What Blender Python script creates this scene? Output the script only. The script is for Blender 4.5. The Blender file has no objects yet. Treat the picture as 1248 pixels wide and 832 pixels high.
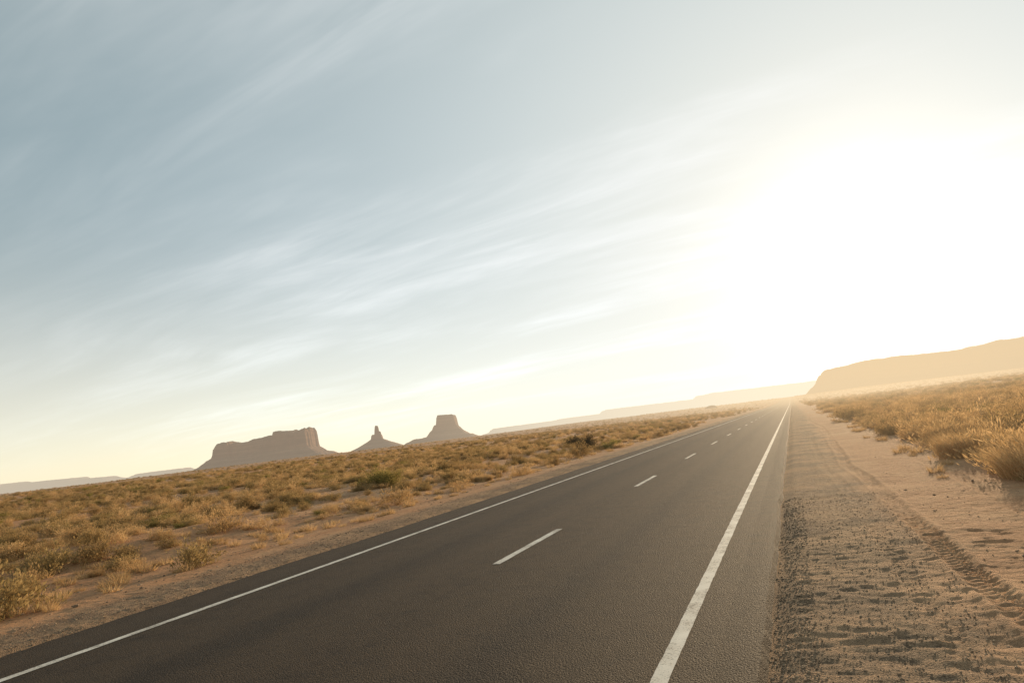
import bpy, math, numpy as np
from mathutils import Matrix, Vector
rng=np.random.default_rng(7)
sc=bpy.context.scene
sc.view_settings.view_transform='Standard'; sc.view_settings.look='None'; sc.view_settings.exposure=0
YAW=math.radians(21.47); PITCH=math.radians(7.59); ROLL=math.radians(-6.8)
SUN_AZ=math.radians(7.0); SUN_EL=math.radians(8.4)
SD=(math.sin(SUN_AZ)*math.cos(SUN_EL), math.cos(SUN_AZ)*math.cos(SUN_EL), math.sin(SUN_EL))
FWD=np.array([-math.sin(YAW),math.cos(YAW)]); RGT=np.array([math.cos(YAW),math.sin(YAW)])
# ---------------- camera
cam=bpy.data.cameras.new('camera'); co=bpy.data.objects.new('camera',cam); sc.collection.objects.link(co)
cam.lens=24; cam.sensor_width=36; cam.clip_start=0.05; cam.clip_end=60000
co.matrix_world=Matrix.Translation((0,0,1.8))@Matrix.Rotation(YAW,4,'Z')@Matrix.Rotation(math.pi/2+PITCH,4,'X')@Matrix.Rotation(ROLL,4,'Z')
sc.camera=co
# ---------------- noise
_T=np.random.default_rng(3).random((256,256))
def vn(x,y,o=0):
    x=np.asarray(x,float)+o*17.3; y=np.asarray(y,float)+o*31.7
    xi=np.floor(x).astype(int); yi=np.floor(y).astype(int); fx=x-xi; fy=y-yi
    fx=fx*fx*(3-2*fx); fy=fy*fy*(3-2*fy)
    a=_T[xi&255,yi&255]; b=_T[(xi+1)&255,yi&255]; c=_T[xi&255,(yi+1)&255]; d=_T[(xi+1)&255,(yi+1)&255]
    return (a*(1-fx)+b*fx)*(1-fy)+(c*(1-fx)+d*fx)*fy
def fbm(x,y,n=4,o=0):
    s=0;a=.5
    for i in range(n):
        s=s+a*(vn(x*2**i,y*2**i,o+i)-.5); a*=.5
    return s
def S(t): t=np.clip(t,0,1); return t*t*(3-2*t)
# ---------------- node helpers
class N:
    def __init__(s,nt): s.nt=nt
    def new(s,t,**k):
        n=s.nt.nodes.new(t)
        for a,v in k.items(): setattr(n,a,v)
        return n
    def put(s,sock,v):
        if isinstance(v,bpy.types.NodeSocket): s.nt.links.new(v,sock)
        elif v is not None: sock.default_value=v
    def m(s,op,a,b=None,c=None,clamp=False):
        n=s.new('ShaderNodeMath',operation=op,use_clamp=clamp)
        s.put(n.inputs[0],a); s.put(n.inputs[1],b); s.put(n.inputs[2],c); return n.outputs[0]
    def v(s,op,a,b=None,sc=None):
        n=s.new('ShaderNodeVectorMath',operation=op); s.put(n.inputs[0],a); s.put(n.inputs[1],b)
        if sc is not None: s.put(n.inputs['Scale'],sc)
        return n.outputs['Value'] if op in('DOT_PRODUCT','LENGTH') else n.outputs[0]
    def mix(s,f,a,b,bt='MIX'):
        n=s.new('ShaderNodeMix',data_type='RGBA',blend_type=bt); s.put(n.inputs[0],f)
        for k,v in((6,a),(7,b)):
            if isinstance(v,tuple) and len(v)==3: v=v+(1,)
            s.put(n.inputs[k],v)
        return n.outputs[2]
    def noise(s,vec,scale,det=4,rough=.55,dist=0):
        n=s.new('ShaderNodeTexNoise'); s.put(n.inputs['Vector'],vec); n.inputs['Scale'].default_value=scale
        n.inputs['Detail'].default_value=det; n.inputs['Roughness'].default_value=rough; n.inputs['Distortion'].default_value=dist
        return n.outputs['Fac']
    def mr(s,v,a,b,c=0,d=1,smooth=False):
        n=s.new('ShaderNodeMapRange'); n.interpolation_type='SMOOTHSTEP' if smooth else 'LINEAR'
        s.put(n.inputs[0],v)
        for i,q in enumerate((a,b,c,d)): s.put(n.inputs[i+1],q)
        return n.outputs[0]
    def xyz(s,v):
        n=s.new('ShaderNodeSeparateXYZ'); s.put(n.inputs[0],v); return n.outputs
    def comb(s,x,y,z):
        n=s.new('ShaderNodeCombineXYZ'); s.put(n.inputs[0],x); s.put(n.inputs[1],y); s.put(n.inputs[2],z); return n.outputs[0]
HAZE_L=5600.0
def newmat(name):
    m=bpy.data.materials.new(name); m.use_nodes=True; m.node_tree.nodes.clear()
    m.cycles.emission_sampling='NONE'
    return m,N(m.node_tree)
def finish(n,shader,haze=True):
    """aerial haze and sun-side glow painted in as emission, set by where the surface stands in the valley"""
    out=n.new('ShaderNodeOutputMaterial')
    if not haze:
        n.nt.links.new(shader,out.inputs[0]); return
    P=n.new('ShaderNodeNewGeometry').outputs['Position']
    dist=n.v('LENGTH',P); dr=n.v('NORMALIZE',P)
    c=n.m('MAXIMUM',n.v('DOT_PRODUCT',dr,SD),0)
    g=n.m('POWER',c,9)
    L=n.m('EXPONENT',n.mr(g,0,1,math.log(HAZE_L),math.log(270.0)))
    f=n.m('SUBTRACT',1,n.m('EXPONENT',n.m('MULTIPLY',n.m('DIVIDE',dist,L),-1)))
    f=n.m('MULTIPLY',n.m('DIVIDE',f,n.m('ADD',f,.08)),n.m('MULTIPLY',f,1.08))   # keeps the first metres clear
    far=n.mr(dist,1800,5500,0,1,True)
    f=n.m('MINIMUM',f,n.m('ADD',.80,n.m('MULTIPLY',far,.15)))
    col=n.mix(g,(.65,.525,.395),(1.10,.83,.50))  # painted haze colour, brighter and warmer toward the sun
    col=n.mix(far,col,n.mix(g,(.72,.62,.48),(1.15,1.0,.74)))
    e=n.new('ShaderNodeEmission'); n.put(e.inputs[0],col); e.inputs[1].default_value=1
    mx=n.new('ShaderNodeMixShader'); n.put(mx.inputs[0],f); n.put(mx.inputs[1],shader); n.put(mx.inputs[2],e.outputs[0])  # emission laid over the surface shader in place of a haze volume
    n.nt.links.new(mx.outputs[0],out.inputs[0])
def bsdf(n,col,rough=.9,bump=None,bstr=.5,bdist=.02,spec=.3):
    b=n.new('ShaderNodeBsdfPrincipled')
    if isinstance(col,tuple) and len(col)==3: col=col+(1,)
    n.put(b.inputs['Base Color'],col); n.put(b.inputs['Roughness'],rough); b.inputs['Specular IOR Level'].default_value=spec
    if bump is not None:
        k=n.new('ShaderNodeBump'); k.inputs['Strength'].default_value=bstr; k.inputs['Distance'].default_value=bdist
        n.put(k.inputs['Height'],bump); n.put(b.inputs['Normal'],k.outputs[0])
    return b.outputs[0]
# ---------------- world
w=bpy.data.worlds.new('World'); sc.world=w; w.use_nodes=True; w.node_tree.nodes.clear(); n=N(w.node_tree)
sky=n.new('ShaderNodeTexSky'); sky.sky_type='NISHITA'; sky.sun_disc=False; sky.sun_elevation=SUN_EL; sky.sun_rotation=SUN_AZ
sky.altitude=1500; sky.air_density=1.0; sky.dust_density=0.3; sky.ozone_density=1.5
D=n.new('ShaderNodeTexCoord').outputs['Generated']
D=n.v('NORMALIZE',D)
o=n.xyz(D); dz=n.m('MAXIMUM',o[2],0.0)
cs=n.m('MAXIMUM',n.v('DOT_PRODUCT',D,SD),-1)
ang=n.m('ARCCOSINE',n.m('MINIMUM',cs,.99999))   # radians from sun
def gauss(x,sg): q=n.m('DIVIDE',x,sg); return n.m('EXPONENT',n.m('MULTIPLY',n.m('MULTIPLY',q,q),-1))
g1=gauss(ang,.74); gw=gauss(ang,.29); g3=n.m('EXPONENT',n.m('MULTIPLY',ang,-16))
hz=gauss(dz,.20)
b1=n.new('ShaderNodeBackground'); n.put(b1.inputs[0],n.v('SCALE',sky.outputs[0],None,n.m('SUBTRACT',1,n.m('MULTIPLY',gauss(ang,.6),.92)))); b1.inputs[1].default_value=0.05
# thin cirrus veil, streaks running across the valley
den=n.m('ADD',dz,0.10)
px=n.m('DIVIDE',o[0],den); py=n.m('DIVIDE',o[1],den)
a=n.m('ADD',n.m('MULTIPLY',px,-.994),n.m('MULTIPLY',py,.113)); b=n.m('ADD',n.m('MULTIPLY',px,.113),n.m('MULTIPLY',py,.994))
wob=n.noise(n.comb(n.m('MULTIPLY',a,.4),n.m('MULTIPLY',b,.4),0),1,1)
b=n.m('ADD',b,n.m('MULTIPLY',wob,.6))
c1=n.noise(n.comb(n.m('MULTIPLY',a,.40),n.m('MULTIPLY',b,1.2),4.0),1.1,5,.55,.3)
c2=n.noise(n.comb(n.m('MULTIPLY',a,.9),n.m('MULTIPLY',b,4.0),3.0),1.2,4,.6,.5)
cl=n.m('MULTIPLY',n.mr(c1,.40,.76,smooth=True),n.mr(c2,.15,.8,smooth=True))
cl=n.m('MULTIPLY',cl,n.mr(dz,0.0,0.06))
def scl_(c,f): return n.v('SCALE',c,None,f)
def inv(c): return n.v('SUBTRACT',(1,1,1),c)
k=inv(scl_((.755,.775,.715),g1)); k=n.v('MULTIPLY',k,inv(scl_((.67,.51,.30),hz)))
k=n.v('MULTIPLY',k,inv(scl_((.76,.54,.24),gw)))
k=n.v('MULTIPLY',k,(.81,.745,.745))
cs_=n.m('MULTIPLY',cl,n.m('ADD',.10,n.m('MULTIPLY',g1,1.5)))
k=n.v('MULTIPLY',k,inv(scl_((.98,.94,.86),n.m('MINIMUM',cs_,.9))))
acc=n.v('ADD',inv(k),scl_((2.8,2.45,1.9),g3))
b2=n.new('ShaderNodeBackground'); n.put(b2.inputs[0],acc); b2.inputs[1].default_value=1
ad=n.new('ShaderNodeAddShader'); n.put(ad.inputs[0],b1.outputs[0]); n.put(ad.inputs[1],b2.outputs[0])
wo=n.new('ShaderNodeOutputWorld'); n.put(wo.inputs[0],ad.outputs[0])
# ---------------- sun
sl=bpy.data.lights.new('sun','SUN'); sl.energy=5; sl.angle=math.radians(.5); sl.color=(1,.74,.45)
so=bpy.data.objects.new('sun',sl); sc.collection.objects.link(so); so.rotation_euler=Vector(SD).to_track_quat('Z','Y').to_euler()
# ---------------- mesh helpers
def mkmesh(name,V,F4=None,F3=None,smooth=False):
    me=bpy.data.meshes.new(name); V=np.asarray(V,np.float32)
    loops=[];starts=[];p=0
    if F4 is not None and len(F4): F4=np.asarray(F4,np.int32); loops.append(F4.ravel()); starts.append(p+4*np.arange(len(F4))); p+=4*len(F4)
    if F3 is not None and len(F3): F3=np.asarray(F3,np.int32); loops.append(F3.ravel()); starts.append(p+3*np.arange(len(F3))); p+=3*len(F3)
    L=np.concatenate(loops); St=np.concatenate(starts)
    me.vertices.add(len(V)); me.vertices.foreach_set('co',V.ravel())
    me.loops.add(len(L)); me.loops.foreach_set('vertex_index',L.astype(np.int32))
    me.polygons.add(len(St)); me.polygons.foreach_set('loop_start',St.astype(np.int32))
    me.polygons.foreach_set('use_smooth',np.full(len(St),smooth,bool))
    me.update(calc_edges=True); me.validate(); return me
def obj(name,me,mat=None,parent=None,link=True):
    ob=bpy.data.objects.new(name,me)
    if mat: me.materials.append(mat)
    if link: sc.collection.objects.link(ob)
    if parent: ob.parent=parent
    return ob
def gridfaces(nx,ny):
    i=np.arange(nx-1)[None,:]; j=np.arange(ny-1)[:,None]; a=(j*nx+i).ravel()
    return np.stack([a,a+1,a+nx+1,a+nx],1)
# ---------------- terrain
def rise(x,y):
    return 6.5*S((y-260)/900)*np.exp(-(x/650)**2)
def H(x,y):
    x=np.asarray(x,float); y=np.asarray(y,float)
    z=rise(x,y)
    dl=np.clip(-8.7-x,0,None); dr=np.clip(x+.45,0,None); d=dl+dr
    sh=S(d/.25)
    z=z-.05*(1-sh)
    z=z-.16*S((dl-1.2)/3)+.10*S((dl-5)/5)     # shallow ditch left
    k=S((dl-1.2)/7)+S((dr-3.2)/14)
    z=z+k*(fbm(x/14,y/14,4,1)*.9+fbm(x/3,y/3,3,4)*.36+fbm(x/.9,y/.9,2,14)*.16)
    z=z+S(dl/200)*fbm(x/260,y/260,3,8)*9*np.exp(-np.hypot(x,y)/3500)
    z=z+S(dr/120)*(fbm(x/200,y/200,3,5)*5+1.5)*np.exp(-np.hypot(x,y)/3500)
    near=np.exp(-np.hypot(x,y-6)/25)
    z=z+sh*near*(fbm(x/.13,y/.075,2,11)*.034+fbm(x/.35,y/.2,2,15)*.028+fbm(x/1.2,y/.8,3,12)*.05)
    for xc,wd,dp in((1.22,.13,.034),(2.75,.13,.03),(.62,.10,.012)):
        c=xc+.16*np.sin(y*.16+xc)+fbm(y/4,y*0,2,40)*.25
        q=(x-c)/wd
        tread=(np.sin((y+np.abs(x-c)*1.0)*2*math.pi/.12)>0)*.014*(dp/.03)
        fade=S((fbm(y/2.5,y*0+xc,3,44)+.22)/.2)
        rut=-(dp)*(np.abs(q)<1)*(1-q**4)+.6*dp*np.exp(-((np.abs(q)-1.25)/.3)**2)+tread*(np.abs(q)<.9)
        z=z+rut*near**.4*fade*S((y-2)/2)
    return z
def grow(start,end,s0,g):
    r=[];p=start;sg=1 if end>start else -1
    while sg*(end-p)>0:
        r.append(p); p+=sg*(s0+g*abs(p-start))
    r.append(end); return r
xs=np.unique(np.round(np.array(list(np.arange(-.6,3.0,.03))+grow(3.0,60,.05,.02)+grow(60,16000,1.2,.05)+grow(-.6,-8,.3,.0)+
   list(np.arange(-12,-8,.08))+grow(-12,-60,.1,.015)+grow(-60,-16000,.8,.04)+[-8.7,-.45]),3))
ys=np.unique(np.round(np.array(list(np.arange(2.6,9,.03))+grow(9,40000,.03,.022)+grow(2.6,-10,.12,.05)+grow(-10,-8000,.8,.12)),3))
ys=ys[ys<16000]
X,Y=np.meshgrid(xs,ys); Z=H(X,Y)
V=np.stack([X.ravel(),Y.ravel(),Z.ravel()],1)
me=mkmesh('desert_ground',V,gridfaces(len(xs),len(ys)),smooth=True)
m,n=newmat('desert_sand')
P=n.new('ShaderNodeNewGeometry').outputs['Position']; o=n.xyz(P)
fine=n.noise(P,60,3,.7); mid=n.noise(P,8,5,.65); lg=n.noise(P,.8,3,.6); vl=n.noise(P,.06,3,.6)
xw=n.m('ADD',o[0],n.m('MULTIPLY',n.m('SUBTRACT',lg,.5),1.6)); xw=n.m('ADD',xw,n.m('MULTIPLY',n.m('SUBTRACT',mid,.5),.9))
gr=n.m('MULTIPLY',n.mr(xw,.5,1.5,1,0,True),n.mr(xw,-10.3,-9.7,0,1,True))
sand=n.mix(n.mr(lg,.35,.65),(.47,.235,.115),(.66,.40,.22))
sand=n.mix(n.mr(vl,.35,.7),sand,(.55,.27,.125))
sand=n.mix(n.mr(mid,.48,.72,0,.6),sand,(.25,.13,.07))
sand=n.mix(n.mr(fine,.45,.75,0,.4),sand,(.18,.105,.06))
vo=n.new('ShaderNodeTexVoronoi'); n.put(vo.inputs['Vector'],P); vo.inputs['Scale'].default_value=75
grav=n.mix(n.xyz(vo.outputs['Color'])[0],(.15,.092,.056),(.41,.27,.165))
grav=n.mix(n.mr(n.m('ADD',lg,n.m('MULTIPLY',n.m('SUBTRACT',mid,.5),.6)),.40,.62,0,.8),grav,(.54,.33,.185))
col=n.mix(gr,sand,grav)
vd=vo.outputs['Distance']
hgt=n.m('ADD',n.m('MULTIPLY',mid,1.5),n.m('ADD',n.m('MULTIPLY',fine,.4),n.m('MULTIPLY',n.m('SUBTRACT',.6,vd),n.m('ADD',n.m('MULTIPLY',gr,.4),.10))))
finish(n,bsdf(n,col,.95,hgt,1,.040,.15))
obj('desert_ground',me,m)
# ---------------- road
ry=ys[(ys>-70)&(ys<3500)]
rx=np.array([-8.62,-8.55,-8.0,-7.3,-6,-5,-4.13,-3,-2,-1.1,-.8,-.6,-.5,-.44])
RX,RY=np.meshgrid(rx,ry)
e1=fbm(ry/.25,ry*0,3,2)*.035+fbm(ry/1.8,ry*0,3,6)*.07; e2=fbm(ry/.15,ry*0+9,3,3)*.06+fbm(ry/2.0,ry*0+3,3,7)*.12
RX[:,0]+=e2; RX[:,1]+=e2; RX[:,-1]+=e1; RX[:,-2]+=e1; RX[:,-3]+=e1*.6
def roadz(x,y): return rise(x,y)+.012+.03*(1-((x+4.5)/4.2)**2)*.8
RZ=roadz(RX,RY); RZ[:,0]-=.09; RZ[:,-1]-=.10; RZ[:,-2]+=.016; RZ[:,-3]+=.012
me=mkmesh('road',np.stack([RX.ravel(),RY.ravel(),RZ.ravel()],1),gridfaces(len(rx),len(ry)),smooth=False)
m,n=newmat('asphalt')
P=n.new('ShaderNodeNewGeometry').outputs['Position']; o=n.xyz(P)
vo=n.new('ShaderNodeTexVoronoi'); n.put(vo.inputs['Vector'],P); vo.inputs['Scale'].default_value=66
ag=n.xyz(vo.outputs['Color'])[0]; fn=n.noise(P,100,2,.7); md=n.noise(P,3,5,.65)
st=n.noise(n.comb(n.m('MULTIPLY',o[0],2.2),n.m('MULTIPLY',o[1],.06),0),1,5,.6)
col=n.mix(ag,(.013,.0070,.0030),(.066,.040,.0195))
col=n.mix(n.mr(fn,.58,.72,0,.8),col,(.185,.118,.064))
col=n.mix(n.mr(st,.38,.68,0,.65),col,(.066,.041,.0215))
col=n.mix(n.mr(md,.48,.70,0,.6),col,(.016,.0098,.0054))
wp=n.m('SINE',n.m('MULTIPLY',n.m('ADD',o[0],.35),2*math.pi/1.62)); col=n.mix(n.mr(wp,-1,1,0,.25),col,(.080,.051,.028))
for xc in(-2.6,-5.75):
    q=n.m('DIVIDE',n.m('SUBTRACT',o[0],xc),.28); col=n.mix(n.m('MULTIPLY',n.m('EXPONENT',n.m('MULTIPLY',n.m('MULTIPLY',q,q),-1)),.45),col,(.014,.009,.0052))
hgt=n.m('ADD',n.m('SUBTRACT',.6,vo.outputs['Distance']),n.m('MULTIPLY',fn,.8))
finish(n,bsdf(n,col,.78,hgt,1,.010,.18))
road=obj('desert_road',me,m)
m,n=newmat('road_paint')
P=n.new('ShaderNodeNewGeometry').outputs['Position']
f1=n.noise(P,60,4,.75); f2=n.noise(P,2.5,4,.6)
wear=n.mr(n.m('ADD',f1,n.m('MULTIPLY',f2,.5)),.76,.90)
col=n.mix(n.mr(f2,.3,.7),(.82,.74,.62),(.62,.53,.42))
col=n.mix(n.m('MULTIPLY',wear,.85),col,(.09,.062,.04))
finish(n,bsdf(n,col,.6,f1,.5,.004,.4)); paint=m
def line(name,x0,x1,spans):
    Vs=[];Fs=[];c=0
    for a,b in spans:
        yy=np.unique(np.concatenate([[a,b],ry[(ry>a)&(ry<b)]]))
        k=len(yy); j=fbm(yy/.15,yy*0+x0,3,5)*.014; j2=fbm(yy/.15,yy*0+x1+5,3,5)*.014
        def zi(p):
            q=rx[1:-1]; i=np.searchsorted(q,p)-1; t=(p-q[i])/(q[i+1]-q[i])
            return roadz(np.full(k,q[i]),yy)*(1-t)+roadz(np.full(k,q[i+1]),yy)*t+.005
        A=np.stack([x0+j,yy,zi(x0)],1); B=np.stack([x1+j2,yy,zi(x1)],1)
        Vs.append(np.stack([A,B],1).reshape(-1,3))
        i=np.arange(k-1)*2+c; Fs.append(np.stack([i,i+1,i+3,i+2],1)); c+=2*k
    obj(name,mkmesh(name,np.concatenate(Vs),np.concatenate(Fs)),paint,road)
line('edge_line_east',-1.19,-1.07,[(-60,3400)]); line('edge_line_west',-7.52,-7.40,[(-60,3400)])
line('centre_dashes',-4.19,-4.07,[(8.9+9.2*i,11.7+9.2*i) for i in range(-6,200)])
# ---------------- mesas
m,n=newmat('sandstone')
P=n.new('ShaderNodeNewGeometry').outputs['Position']; o=n.xyz(P)
st=n.noise(n.comb(n.m('MULTIPLY',o[0],.004),n.m('MULTIPLY',o[1],.004),n.m('MULTIPLY',o[2],.16)),1,5,.65)
ft=n.noise(P,.05,6,.65)
col=n.mix(n.mr(st,.35,.65),(.17,.09,.05),(.30,.175,.105)); col=n.mix(n.mr(ft,.4,.7,0,.6),col,(.12,.065,.04))
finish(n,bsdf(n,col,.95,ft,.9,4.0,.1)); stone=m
def mesa(name,depth,U0,U1,dy,lobes,res,seed=0,cw=7,warp=10,topn=5,rnd=0):
    s=depth/839.4
    lat=np.arange(U0*s,U1*s,res); dep=np.arange(-dy,dy,res); A,B=np.meshgrid(lat,dep)
    Hh=np.full(A.shape,-6.0)
    wA=A+fbm(A/40,B/40,4,seed+1)*warp*2.4+fbm(A/9,B/9,3,seed+7)*warp*.7; wB=B+fbm(A/40,B/40,4,seed+2)*warp*3+fbm(A/9,B/9,3,seed+9)*warp*.8
    for (u0,u1,v0,v1,vb,tw,hd,yo) in lobes:
        c=(u0+u1)/2*s; r=(u1-u0)/2*s
        dx=np.abs(wA-c)-r; dyy=np.abs(wB-yo)-hd
        d=np.hypot(np.clip(dx,0,None),np.clip(dyy,0,None))+np.minimum(np.maximum(dx,dyy),0)
        t=np.clip((A-u0*s)/((u1-u0)*s),0,1); top=(v0*(1-t)+v1*t)*s+fbm(A/32,B/45,4,seed+3)*topn*2*min(1,s/2)
        base=vb*s
        f=np.clip(-d/cw,0,1); f=np.where(f<.5,f*1.5,.75+(f-.5)*.5)
        top=top-rnd*np.exp(d/25)   # eroded rim
        inside=base+(top-base)*f
        tt=np.clip(1-d/(tw*s),0,1)
        tal=(base+6)*(tt**1.35)-6+fbm(A/12,B/12,3,seed+4)*4*tt
        Hh=np.maximum(Hh,np.where(d<0,inside,tal))
    W=FWD[None,None,:]*(depth+B)[...,None]+RGT[None,None,:]*A[...,None]
    V=np.concatenate([W.reshape(-1,2),Hh.reshape(-1,1)],1)
    return obj(name,mkmesh(name,V,gridfaces(A.shape[1],A.shape[0])),stone)
mesa('sandstone_mesa',2500,-440,-205,300,[(-373,-352,29,33,13,30,60,0),(-356,-318,28,30,13,20,80,30),(-325,-296,30,33,14,20,80,20),(-300,-272,38,35,14,20,70,0),(-276,-256,34,39,14,28,70,0),(-300,-240,8,7,5,16,110,0)],2.6,1,cw=9,topn=9,rnd=9)
mesa('rock_spire',2500,-240,-130,130,[(-184.5,-171,19,18,13,38,16,0),(-180.5,-174.8,30,29,17,5,8,0),(-176,-172,23,22,17,5,7,0)],1.5,20,cw=4,warp=3)
mesa('sandstone_butte',2500,-165,-20,220,[(-104,-79,34,33,17,28,38,0),(-130,-64,8,7,6.5,22,90,0),(-107,-76,22,19,15,24,45,0)],2.0,40,cw=7,warp=6,topn=6,rnd=6)
mesa('distant_plateau',6000,-60,420,700,[(-40,60,8,9.5,4,22,200,0),(40,100,10,10.5,5,20,200,-100),(98,212,14.5,14.5,7,14,250,0),(214,385,18.5,18.5,9,12,300,-150)],14,60,cw=40,warp=25)
mesa('distant_plateau',7000,-1000,-380,700,[(-900,-620,15,12,7,30,250,0),(-640,-540,11,9,5,26,200,0),(-545,-505,7,6,4,20,150,0),(-470,-410,5,5.5,3,20,150,0)],18,70,cw=40,warp=25)
mesa('sandstone_mesa',1500,330,1150,330,[(384,470,35,39,17,26,90,0),(440,545,38,36,20,26,95,10),(530,640,38,45,20,30,110,0),(600,1050,43,52,22,30,120,20)],4.0,80,cw=16,warp=11,rnd=7)
mesa('rocky_knoll',650,205,262,40,[(226,238,7.5,8.0,5,12,5,0)],.8,90,cw=3,warp=2)
# ---------------- gravel
def ico():
    t=(1+5**.5)/2
    v=np.array([(-1,t,0),(1,t,0),(-1,-t,0),(1,-t,0),(0,-1,t),(0,1,t),(0,-1,-t),(0,1,-t),(t,0,-1),(t,0,1),(-t,0,-1),(-t,0,1)],float)
    v/=np.linalg.norm(v[0])
    f=np.array([(0,11,5),(0,5,1),(0,1,7),(0,7,10),(0,10,11),(1,5,9),(5,11,4),(11,10,2),(10,7,6),(7,1,8),(3,9,4),(3,4,2),(3,2,6),(3,6,8),(3,8,9),(4,9,5),(2,4,11),(6,2,10),(8,6,7),(9,8,1)])
    return v,f
iv,if_=ico()
def stones(xa,xb,ya,yb,N_,smin,smax,pw=1.8):
    x=rng.uniform(xa,xb,N_); y=ya+(yb-ya)*rng.random(N_)**pw
    s=smin+(smax-smin)*rng.random(N_)**4
    return np.stack([x,y,s],1)
st=np.concatenate([stones(-.42,1.15,2.8,14,12000,.003,.011),stones(-.44,-.1,2.8,14,7000,.003,.015),stones(-.4,3,3,14,2500,.003,.012),
   stones(-10,-8.65,3,35,9000,.006,.019),stones(-22,-9.6,5,40,4500,.006,.026),stones(-18,-10,5,30,350,.02,.05),stones(1.5,8,5,25,500,.008,.03)])
K=len(st); sc3=st[:,2:3]*rng.uniform(.6,1.25,(K,3)); sc3[:,2]*=.65
vv=iv[None]*(1+rng.uniform(-.22,.22,(K,12,1)))*sc3[:,None,:]
an=rng.uniform(0,6.28,K); ca,sa=np.cos(an)[:,None],np.sin(an)[:,None]
vx=vv[...,0]*ca-vv[...,1]*sa; vy=vv[...,0]*sa+vv[...,1]*ca
vv=np.stack([vx+st[:,0:1],vy+st[:,1:2],vv[...,2]+(H(st[:,0],st[:,1])+sc3[:,2]*.2)[:,None]],2).reshape(-1,3)
ff=(if_[None]+12*np.arange(K)[:,None,None]).reshape(-1,3)
m,n=newmat('gravel_stone')
P=n.new('ShaderNodeNewGeometry')
c=n.mix(P.outputs['Random Per Island'],(.16,.10,.06),(.46,.31,.19))
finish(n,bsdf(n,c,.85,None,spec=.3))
obj('gravel',mkmesh('gravel',vv,None,ff),m)
# ---------------- plants
def vegmat(name,c1,c2,c3,tr=.45):
    m,n=newmat(name)
    P=n.new('ShaderNodeNewGeometry'); oi=n.new('ShaderNodeObjectInfo')
    isl=P.outputs['Random Per Island']
    c=n.mix(isl,c1,c2); c=n.mix(n.m('MULTIPLY',n.m('POWER',oi.outputs['Random'],1.3),.85),c,c3)
    d=n.new('ShaderNodeBsdfDiffuse'); n.put(d.inputs[0],c)
    t=n.new('ShaderNodeBsdfTranslucent'); n.put(t.inputs[0],c)
    mx=n.new('ShaderNodeMixShader'); mx.inputs[0].default_value=tr; n.put(mx.inputs[1],d.outputs[0]); n.put(mx.inputs[2],t.outputs[0])
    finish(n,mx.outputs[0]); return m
dry=vegmat('dry_grass',(.48,.31,.14),(.74,.51,.27),(.38,.24,.11),.58)
sage=vegmat('sagebrush_leaf',(.26,.18,.075),(.47,.33,.15),(.34,.22,.10),.5)
green=vegmat('green_leaf',(.20,.165,.045),(.44,.35,.12),(.28,.20,.08),.45)
dark=vegmat('dark_leaf',(.08,.06,.03),(.15,.115,.055),(.11,.08,.045),.3)
def blades(nb,R,hmin,hmax,wd,r,spread=.5):
    a=r.uniform(0,6.283,nb); q=R*np.sqrt(r.random(nb))*.75
    bx,by=q*np.cos(a),q*np.sin(a); h=r.uniform(hmin,hmax,nb)*(1-.45*(q/R)**2)
    a2=a+r.normal(0,.6,nb); lean=r.uniform(.05,spread,nb)+.5*q/R*spread
    wa=r.uniform(0,6.283,nb); vs=[]
    for t,ww in((0,1),(.5,.8),(1,.12)):
        ox=bx+np.cos(a2)*lean*h*t**1.6; oy=by+np.sin(a2)*lean*h*t**1.6; oz=h*t*(1-.18*lean*t)-.02
        for s in(-1,1): vs.append(np.stack([ox+s*wd*ww*np.cos(wa),oy+s*wd*ww*np.sin(wa),oz],1))
    V=np.stack(vs,1).reshape(-1,3); b=np.arange(nb)[:,None]*6
    F=np.concatenate([b+np.array([[0,1,3,2]]),b+np.array([[2,3,5,4]])]); return V,F
def shrub(r,R=.5,h=.6,tips=26,leaves=2200,ls=.022,sig=.085,up=.5,asp=.35):
    a=r.uniform(0,6.283,tips); el=np.arcsin(r.uniform(.05,1,tips)); q=r.uniform(.55,1.0,tips)
    T=np.stack([R*q*np.cos(el)*np.cos(a),R*q*np.cos(el)*np.sin(a),h*q*np.sin(el)+.04],1)
    k=r.integers(0,tips,leaves); tt=np.clip(r.normal(.9,.18,leaves),.25,1.2)[:,None]
    C=T[k]*tt+r.normal(0,sig,(leaves,3))*np.array([1,1,.75]); C[:,2]=np.abs(C[:,2])
    u=r.normal(0,1,(leaves,3))*.7+C/np.array([R,R,h])*.9; u[:,2]=np.abs(u[:,2])+up; u/=np.linalg.norm(u,axis=1)[:,None]
    v=np.cross(u,r.normal(0,1,(leaves,3))); v/=np.linalg.norm(v,axis=1)[:,None]
    l=r.uniform(.8,1.8,leaves)[:,None]*ls; 
    V=np.stack([C-u*l,C-v*l*asp,C+u*l,C+v*l*asp],1).reshape(-1,3); F=np.arange(leaves*4).reshape(-1,4)
    base=r.normal(0,.04,(tips,3)); base[:,2]=-.03
    tv=[];tf=[];c=len(V)
    for i in range(tips):
        for ax in((.008,0,0),(0,.008,0)):
            ax=np.array(ax); mid=(base[i]+T[i])/2+r.normal(0,.03,3)
            tv+= [base[i]-ax,base[i]+ax,mid+ax*.6,mid-ax*.6,T[i]+ax*.2,T[i]-ax*.2]; tf+=[[c,c+1,c+2,c+3],[c+3,c+2,c+4,c+5]]; c+=6
    return np.concatenate([V,np.array(tv)]),np.concatenate([F,np.array(tf)])
pc=bpy.data.collections.new('scrub_prototypes')
def proto(nm,VF,mat):
    ob=bpy.data.objects.new(nm,mkmesh(nm,VF[0],VF[1])); ob.data.materials.append(mat); pc.objects.link(ob)
r=np.random.default_rng(5)
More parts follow.
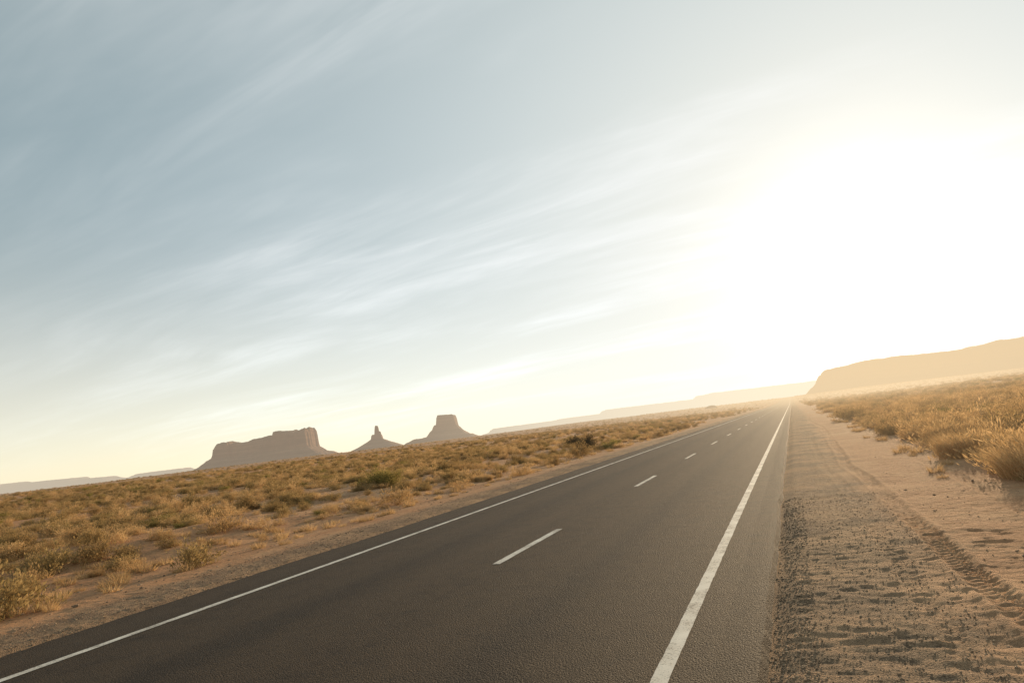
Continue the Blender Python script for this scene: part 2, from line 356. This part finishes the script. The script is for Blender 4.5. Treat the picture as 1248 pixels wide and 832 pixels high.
proto('p0_grass',blades(420,.36,.20,.42,.006,r,.6),dry)
proto('p1_tuft',shrub(r,.45,.40,20,1100,.028,.06,.6,.14),dry)
proto('p2_sage',shrub(r,.5,.47,22,1300,.023,.07),sage)
proto('p3_sage',shrub(r,.6,.42,26,1400,.023,.075),sage)
proto('p4_dry',shrub(r,.5,.38,22,1200,.026,.06,.5,.18),dry)
proto('p5_green',shrub(r,.5,.5,20,1200,.025,.07),green)
proto('p6_small',blades(110,.12,.08,.2,.004,r,.7),dry)
pts=[];idx=[];scl=[]
def scatter(Ns,dmin,dmax,smin,smax,prob,b0=-.95,b1=.85,flat=1.,thr=0.):
    d=np.sqrt(rng.uniform(dmin**2,dmax**2,Ns)); th=rng.uniform(b0,b1,Ns)
    x=-d*np.sin(YAW-th); y=d*np.cos(YAW-th)
    cl=fbm(x/7,y/7,3,30)+.5*fbm(x/40,y/40,2,33)
    left=x<-12.6-.5*rng.random(Ns)*3; right=(x>3.1+rng.random(Ns)*1.2)&(y>12)
    ok=(left|right)&(cl+rng.normal(0,.14,Ns)>np.where(right,-.3,thr))
    x,y=x[ok],y[ok]; k=len(x)
    s=smin+(smax-smin)*rng.random(k)**1.6
    # plants stay stunted on the disturbed verge beside the road
    s=s*np.where(x<0,.72+.28*S((-x-13)/12),1.0)
    z=H(x,y)-.02
    pts.append(np.stack([x,y,z],1)); idx.append(rng.choice(7,k,p=prob))
    scl.append(np.stack([s*rng.uniform(.8,1.25,k),s*rng.uniform(.8,1.25,k),s*rng.uniform(.8,1.15,k)*flat],1))
pr=[.08,.22,.20,.20,.22,.04,.04]
scatter(2900,9,42,.4,1.15,pr,thr=-.09)
scatter(4500,9,45,.4,1.1,[.05,.1,.06,.06,.10,.01,.62],thr=-.16)
scatter(12500,35,115,.55,1.3,pr,thr=-.08)
scatter(24000,100,330,.7,1.6,pr,thr=-.06)
scatter(15000,300,1100,1.3,2.4,pr,flat=.7,thr=-.05)
scatter(4000,1000,2200,2.5,4.5,pr,flat=.5)
def strip(Ns,xa,xb,ya,yb,smin,smax,prob,pw=1.5):
    x=rng.uniform(xa,xb,Ns); y=ya+(yb-ya)*rng.random(Ns)**pw; s=rng.uniform(smin,smax,Ns)
    pts.append(np.stack([x,y,H(x,y)-.02],1)); idx.append(rng.choice(7,Ns,p=prob)); scl.append(np.stack([s*1.1,s*1.1,s],1))
strip(420,3.5,18,14,90,1.0,2.1,[.35,.4,.03,.04,.18,0,0])
strip(400,2.4,9,14,120,.6,1.6,[0,0,0,0,0,0,1.])
strip(450,-16,-10.8,7,90,.7,1.6,[.01,.03,.03,0,.03,0,.90])
P3=np.concatenate(pts); ID=np.concatenate(idx); SC=np.concatenate(scl)
me=bpy.data.meshes.new('desert_scrub'); me.vertices.add(len(P3)); me.vertices.foreach_set('co',P3.astype(np.float32).ravel())
at=me.attributes.new('idx','INT','POINT'); at.data.foreach_set('value',ID.astype(np.int32))
at=me.attributes.new('scl','FLOAT_VECTOR','POINT'); at.data.foreach_set('vector',SC.astype(np.float32).ravel())
at=me.attributes.new('rot','FLOAT_VECTOR','POINT'); R3=np.zeros((len(P3),3),np.float32); R3[:,2]=rng.uniform(0,6.28,len(P3)); at.data.foreach_set('vector',R3.ravel())
scrub=obj('desert_scrub',me)
ng=bpy.data.node_groups.new('scatter','GeometryNodeTree')
ng.interface.new_socket('Geometry',in_out='INPUT',socket_type='NodeSocketGeometry'); ng.interface.new_socket('Geometry',in_out='OUTPUT',socket_type='NodeSocketGeometry')
gi=ng.nodes.new('NodeGroupInput'); go=ng.nodes.new('NodeGroupOutput'); ip=ng.nodes.new('GeometryNodeInstanceOnPoints'); ci=ng.nodes.new('GeometryNodeCollectionInfo')
ci.inputs['Collection'].default_value=pc; ci.inputs['Separate Children'].default_value=True; ci.inputs['Reset Children'].default_value=True
def na(nm,t):
    q=ng.nodes.new('GeometryNodeInputNamedAttribute'); q.data_type=t; q.inputs['Name'].default_value=nm; return q.outputs['Attribute']
L=ng.links.new
L(gi.outputs[0],ip.inputs['Points']); L(ci.outputs[0],ip.inputs['Instance']); ip.inputs['Pick Instance'].default_value=True
L(na('idx','INT'),ip.inputs['Instance Index']); L(na('rot','FLOAT_VECTOR'),ip.inputs['Rotation']); L(na('scl','FLOAT_VECTOR'),ip.inputs['Scale'])
L(ip.outputs[0],go.inputs[0])
md=scrub.modifiers.new('scatter','NODES'); md.node_group=ng
def plant(name,x,y,VF,mat,s=(1,1,1)):
    ob=obj(name,mkmesh(name,VF[0],VF[1]),mat); ob.location=(x,y,float(H(x,y))-.02); ob.scale=s; ob.rotation_euler[2]=rng.uniform(0,6)
plant('sagebrush',-16.8,25.6,shrub(r,.95,.85,46,6500,.027,.10),green)
plant('sagebrush',-20.1,21.0,shrub(r,.55,.5,30,3500,.022,.075),sage)
plant('sagebrush',-15.3,52,shrub(r,.9,1.1,36,4500,.035,.13),dark)
plant('sagebrush',-18,58,shrub(r,.9,1.0,36,3500,.035,.13),dark)
plant('sagebrush',-12.6,49,shrub(r,.8,.6,36,3500,.03,.1),green)
for (x,y,R_,h) in((3.9,14.6,.95,1.05),(3.8,19.4,.95,.95),(5.3,18.0,.95,1.0),(5.6,15.8,.95,1.1),(4.3,24,.95,.95),(6.8,27.4,.95,1.0),(-12.9,27.5,.45,.45)):
    plant('dry_grass_clump',x,y,blades(3200,R_,h*.4,h*.85,.005,r,.7),dry)
plant('dry_shrub',-18.4,11.3,shrub(r,.5,.42,28,4500,.021,.06,.5,.2),dry)
plant('dry_shrub',-20.3,14.5,shrub(r,.5,.42,28,4500,.022,.06,.5,.2),dry)
print('instances',len(P3),'terrain',len(V),X.shape)
